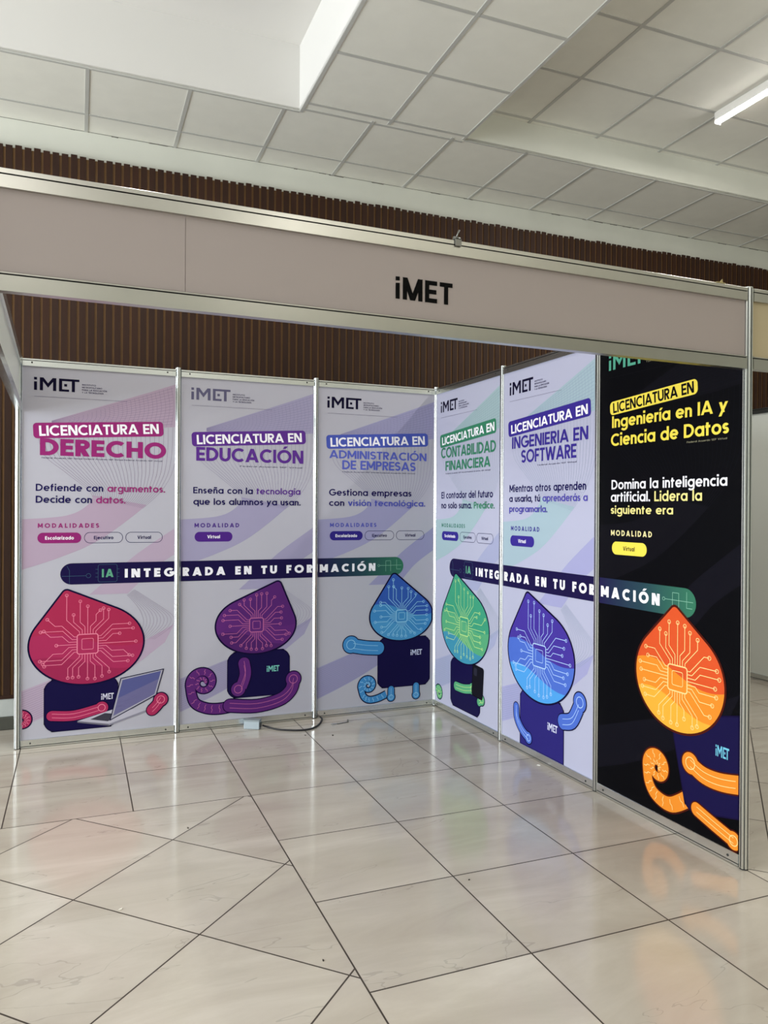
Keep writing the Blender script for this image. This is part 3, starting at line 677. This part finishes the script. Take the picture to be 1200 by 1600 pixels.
panel(1, (-2*S, 0, 0), 0, 'white panel with purple badge and title EDUCACIÓN in the middle of the back row', PU)
panel(2, (-S, 0, 0), 0, 'white panel with blue badge and title ADMINISTRACIÓN DE EMPRESAS beside the inner corner', BL)
panel(3, (0, 0, 0), HP, 'white panel with green badge and title CONTABILIDAD FINANCIERA, innermost of the right row', GR)
panel(4, (0, -S, 0), HP, 'white panel with indigo badge and title SOFTWARE in the middle of the right row', SW)
panel(5, (0, -2*S, 0), HP, 'black panel with yellow badge and title Ciencia de Datos at the front right', BK)

# ------------------------------------------------------------------ fascias
FB = mat('fascia_board_pinkish', '#AFA4A1', .5, 0, .3); FB2 = mat('fascia_board_cream', '#C3B594', .5, 0, .4); WB = mat('white_laminate', '#E6EAE2', .4, 0, .4)
LT = mat('black_vinyl_letters', '#050506', .5, 0, .08)
def fascia(label, loc, rz, length, seams, board, alu, letters=False, z0=2.135, z1=2.48):
    t = thing('header_fascia', label, 'fascia', loc, rz, 'header fascias')
    rail(t, 'top_rail', .0191, length-.0191, z1-.055, z1, alu, 'top', bolts=False, gz=.017, y0=-.016, y1=.016)
    rail(t, 'bottom_rail', .0191, length-.0191, z0, z0+.055, alu, 'top', bolts=False, gz=.008, y0=-.016, y1=.016)
    e = [.0195]+seams+[length-.0195]
    for i in range(len(e)-1):
        b = MB(); b.box(e[i]+.0008, e[i+1]-.0008, -.003, .003, z0+.05, z1-.05, board); b.build('fascia_board', t)
    if letters:
        p = Print(.002); P, w_ = line_polys('MET', .2, .10); u = length-1.645
        p.poly([(u, 2.252), (u+.0155, 2.252), (u+.0155, 2.307), (u, 2.306)], LT); p.poly([(u, 2.314), (u+.0155, 2.315), (u+.0155, 2.3285), (u, 2.328)], LT)
        p.text('MET', u+.027, 2.252, .193, .0765, .2, [LT], 0, .12); p.build('lettering', t)
    return t
fascia('pink-grey front fascia lettered in black between two aluminium rails', (-3*S, -3*S, 0), 0, 3*S, [.594], FB, ALU2, True)
fascia('white side fascia running back along the open left side', (-3*S, 0, 0), HP, 3*S, [1.0, 2.0], WB, ALU)
fascia('cream fascia of the next booth right of the front upright', (0, -3*S, 0), 0, 3.17, [1.0], FB2, ALU2)
# next booth: plain white side wall seen through the gap at the right
XN = 3.17
for i in range(2):
    t = thing('partition_panel', 'plain white partition panel of the next booth, ' + ('far end' if i == 0 else 'nearer half'), 'panel', (XN, -.98*i, 0), HP)
    b = MB(); b.box(.019, .961, -.002, .002, .03, 2.44, WB); b.build('blank_sheet', t)
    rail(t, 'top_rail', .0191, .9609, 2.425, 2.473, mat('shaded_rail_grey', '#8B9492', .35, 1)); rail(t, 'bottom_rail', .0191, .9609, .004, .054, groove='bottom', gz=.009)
for y, l in ((0, 'aluminium upright at the far end of the next booth wall'), (-.98, 'aluminium upright in the middle of the next booth wall'), (-1.96, 'aluminium upright at the near end of the next booth wall'), (-3*S, 'aluminium upright at the far right end of the cream fascia')):
    pole(XN, y, l)

# ------------------------------------------------------------------ ceiling tube light
def hall(x, y, z): return (x*cos(TH)-y*sin(TH), x*sin(TH)+y*cos(TH), z)
t = thing('tube_light', 'white linear tube light fixed under the raised ceiling at the right', 'light', hall(1.745, -1.09, ZR), TH)
b = MB(); b.box(-.028, .028, -2.4, 0, -.062, -.001, mat('lamp_white_enamel', '#EDEAE4', .4)); b.build('housing', t, bevel=.003)
em = bpy.data.materials.new('lamp_glow'); em.use_nodes = True; bb = em.node_tree.nodes['Principled BSDF']; bb.inputs['Emission Color'].default_value = (1, .97, .92, 1); bb.inputs['Emission Strength'].default_value = 22
b = MB(); b.prism([(.024*cos(pi+i*pi/10), -.0605+.022*sin(pi+i*pi/10)) for i in range(11)], 0.003, 2.397, em, T=lambda q: (q[0], -q[2], q[1])); b.build('diffuser', t)
area('tube_lamp', hall(1.745, -2.29, ZR-.09), hall(1.745, -2.29, 0), .05, 2.3, 46, (1.0, .98, .92))
b = MB(); b.box(-.028, .028, 0, .004, -.084, -.001, MATS['lamp_white_enamel']); b.build('end_cap', t)

# ------------------------------------------------------------------ small things
def onfloor(px, py):
    d = fw+r2*((px-600)/F)-u2*((py-800)/F); k = -CAM[2]/d.z; return Vector(CAM)+d*k
BOX = (-1.625, -.115)
BA = radians(-29.5); t = thing('power_box', 'small grey junction box with black cable on the floor before the EDUCACIÓN panel', 'power box', (-1.462, -.096, 0), BA)
GB = mat('grey_plastic_box', '#A9B6BE', .5)
b = MB(); b.box(-.055, .055, -.026, .026, .0005, .060, GB); b.build('case', t, bevel=.004)
b = MB(); b.box(-.057, .057, -.0275, .0275, .053, .064, mat('grey_box_lid', '#8E989C', .5)); b.build('lid', t, bevel=.003)
b = MB(); b.box(.053, .062, -.016, .016, .012, .044, mat('dark_socket', '#3C4144', .5)); b.build('socket', t)
WP = [(-1.402, -.135, .026), (-1.362, -.150, .012), (-1.308, -.212, .0066), (-1.242, -.254, .0066), (-1.169, -.284, .0066), (-1.098, -.278, .0066), (-1.029, -.221, .0066), (-.968, -.123, .0066), (-.943, -.060, .008), (-.948, -.030, .012)]
cc = []
for k in range(len(WP)-1):
    p_ = [Vector(WP[min(max(k+m_, 0), len(WP)-1)]) for m_ in (-1, 0, 1, 2)]
    for j in range(6):
        q = j/6; cc.append(.5*((2*p_[1])+(p_[2]-p_[0])*q+(2*p_[0]-5*p_[1]+4*p_[2]-p_[3])*q*q+(3*p_[1]-p_[0]-3*p_[2]+p_[3])*q**3))
IM = Matrix.Rotation(-BA, 4, 'Z') @ Matrix.Translation((1.462, .096, 0))
b = MB(); b.tube([IM @ Vector((q.x, q.y, max(q.z, .0066))) for q in cc], .0062, mat('black_cable_rubber', '#15151A', .5)); b.build('cable', t)

q = onfloor(530, 1131); t = thing('metal_bracket', 'small bent steel bracket lying on the floor by the blue panel', 'bracket', (q.x, q.y, 0), radians(12))
STEEL = mat('dull_steel', '#8A8A86', .4, 1)
b = MB(); b.box(-.02, .075, -.008, .008, 0, .004, STEEL); b.box(.071, .075, -.008, .008, .004, .02, STEEL); b.build('plate', t, bevel=.001)
b = MB(); b.box(-.065, -.02, -.006, .010, 0, .009, mat('bright_steel', '#D6D4CC', .3, 1)); b.build('tongue', t, bevel=.001)

def scrap(name, px, py, sz, col, label, cat, seed):
    rn = random.Random(seed); q = onfloor(px, py); b = MB(); n_ = 7
    pr = [(sz*(1 if i % 2 else .7)*rn.uniform(.6, 1.2)*cos(i*2*pi/n_), sz*.42*rn.uniform(.6, 1.2)*sin(i*2*pi/n_)) for i in range(n_)]
    b.prism(pr, 0, .003, mat('scrap_'+col[1:], col, .8)); o = b.build(name, loc=(q.x, q.y, .0), rz=rn.uniform(0, 3)); tag(o, label, cat)
scrap('debris_chip', 520, 1149, .016, '#3A332C', 'dark crumb of debris in front of the steel bracket', 'debris', 1)
scrap('debris_chip', 477, 1149, .009, '#2E2925', 'tiny dark crumb on the floor below the cable loop', 'debris', 2)
scrap('paper_scrap', 842, 1196, .020, '#ECEAE2', 'white paper scrap on the floor before the SOFTWARE panel', 'paper', 3)
scrap('paper_scrap', 189, 1421, .013, '#E6E1D6', 'white paper fleck on the diagonal tiles at lower left', 'paper', 4)
scrap('debris_chip', 294, 1294, .010, '#4B443B', 'dark speck on a diagonal tile joint at left', 'debris', 5)
scrap('debris_chip', 505, 1501, .007, '#35302A', 'dark speck on the pale tile near the bottom centre', 'debris', 6)
scrap('debris_chip', 733, 1375, .007, '#35302A', 'dark speck on the floor tile in front of the black panel', 'debris', 7)

# clamp and tape left on the front fascia
t = thing('wire_clamp', 'small steel clamp hooked over the top rail of the front fascia', 'clamp', (-1.412, -3*S, 2.48), 0)
b = MB(); b.box(-.012, .012, -.024, .020, .001, .006, STEEL); b.box(-.012, .012, -.024, -.018, -.022, .006, STEEL); b.build('hook', t, bevel=.001)
b = MB(); b.tube([(-.012, -.008, .008), (.012, -.008, .008)], .008, STEEL); b.build('barrel', t)
b = MB(); b.tube([(0, -.008, .014), (.010, -.01, .040)], .003, STEEL); b.build('lever', t)
b = MB(); TP = mat('masking_tape', '#B7A878', .8)
b.box(-.03, .02, -.016, .012, .0005, .003, TP); b.prism([(-.01, .002), (.012, .002), (.008, .02)], 0, .002, TP, T=lambda q: (q[0], q[2]-.01, q[1]))
tag(b.build('tape_scrap', loc=(-.165, -3*S, 2.48)), 'scrap of beige tape stuck on the fascia top rail at right', 'tape')
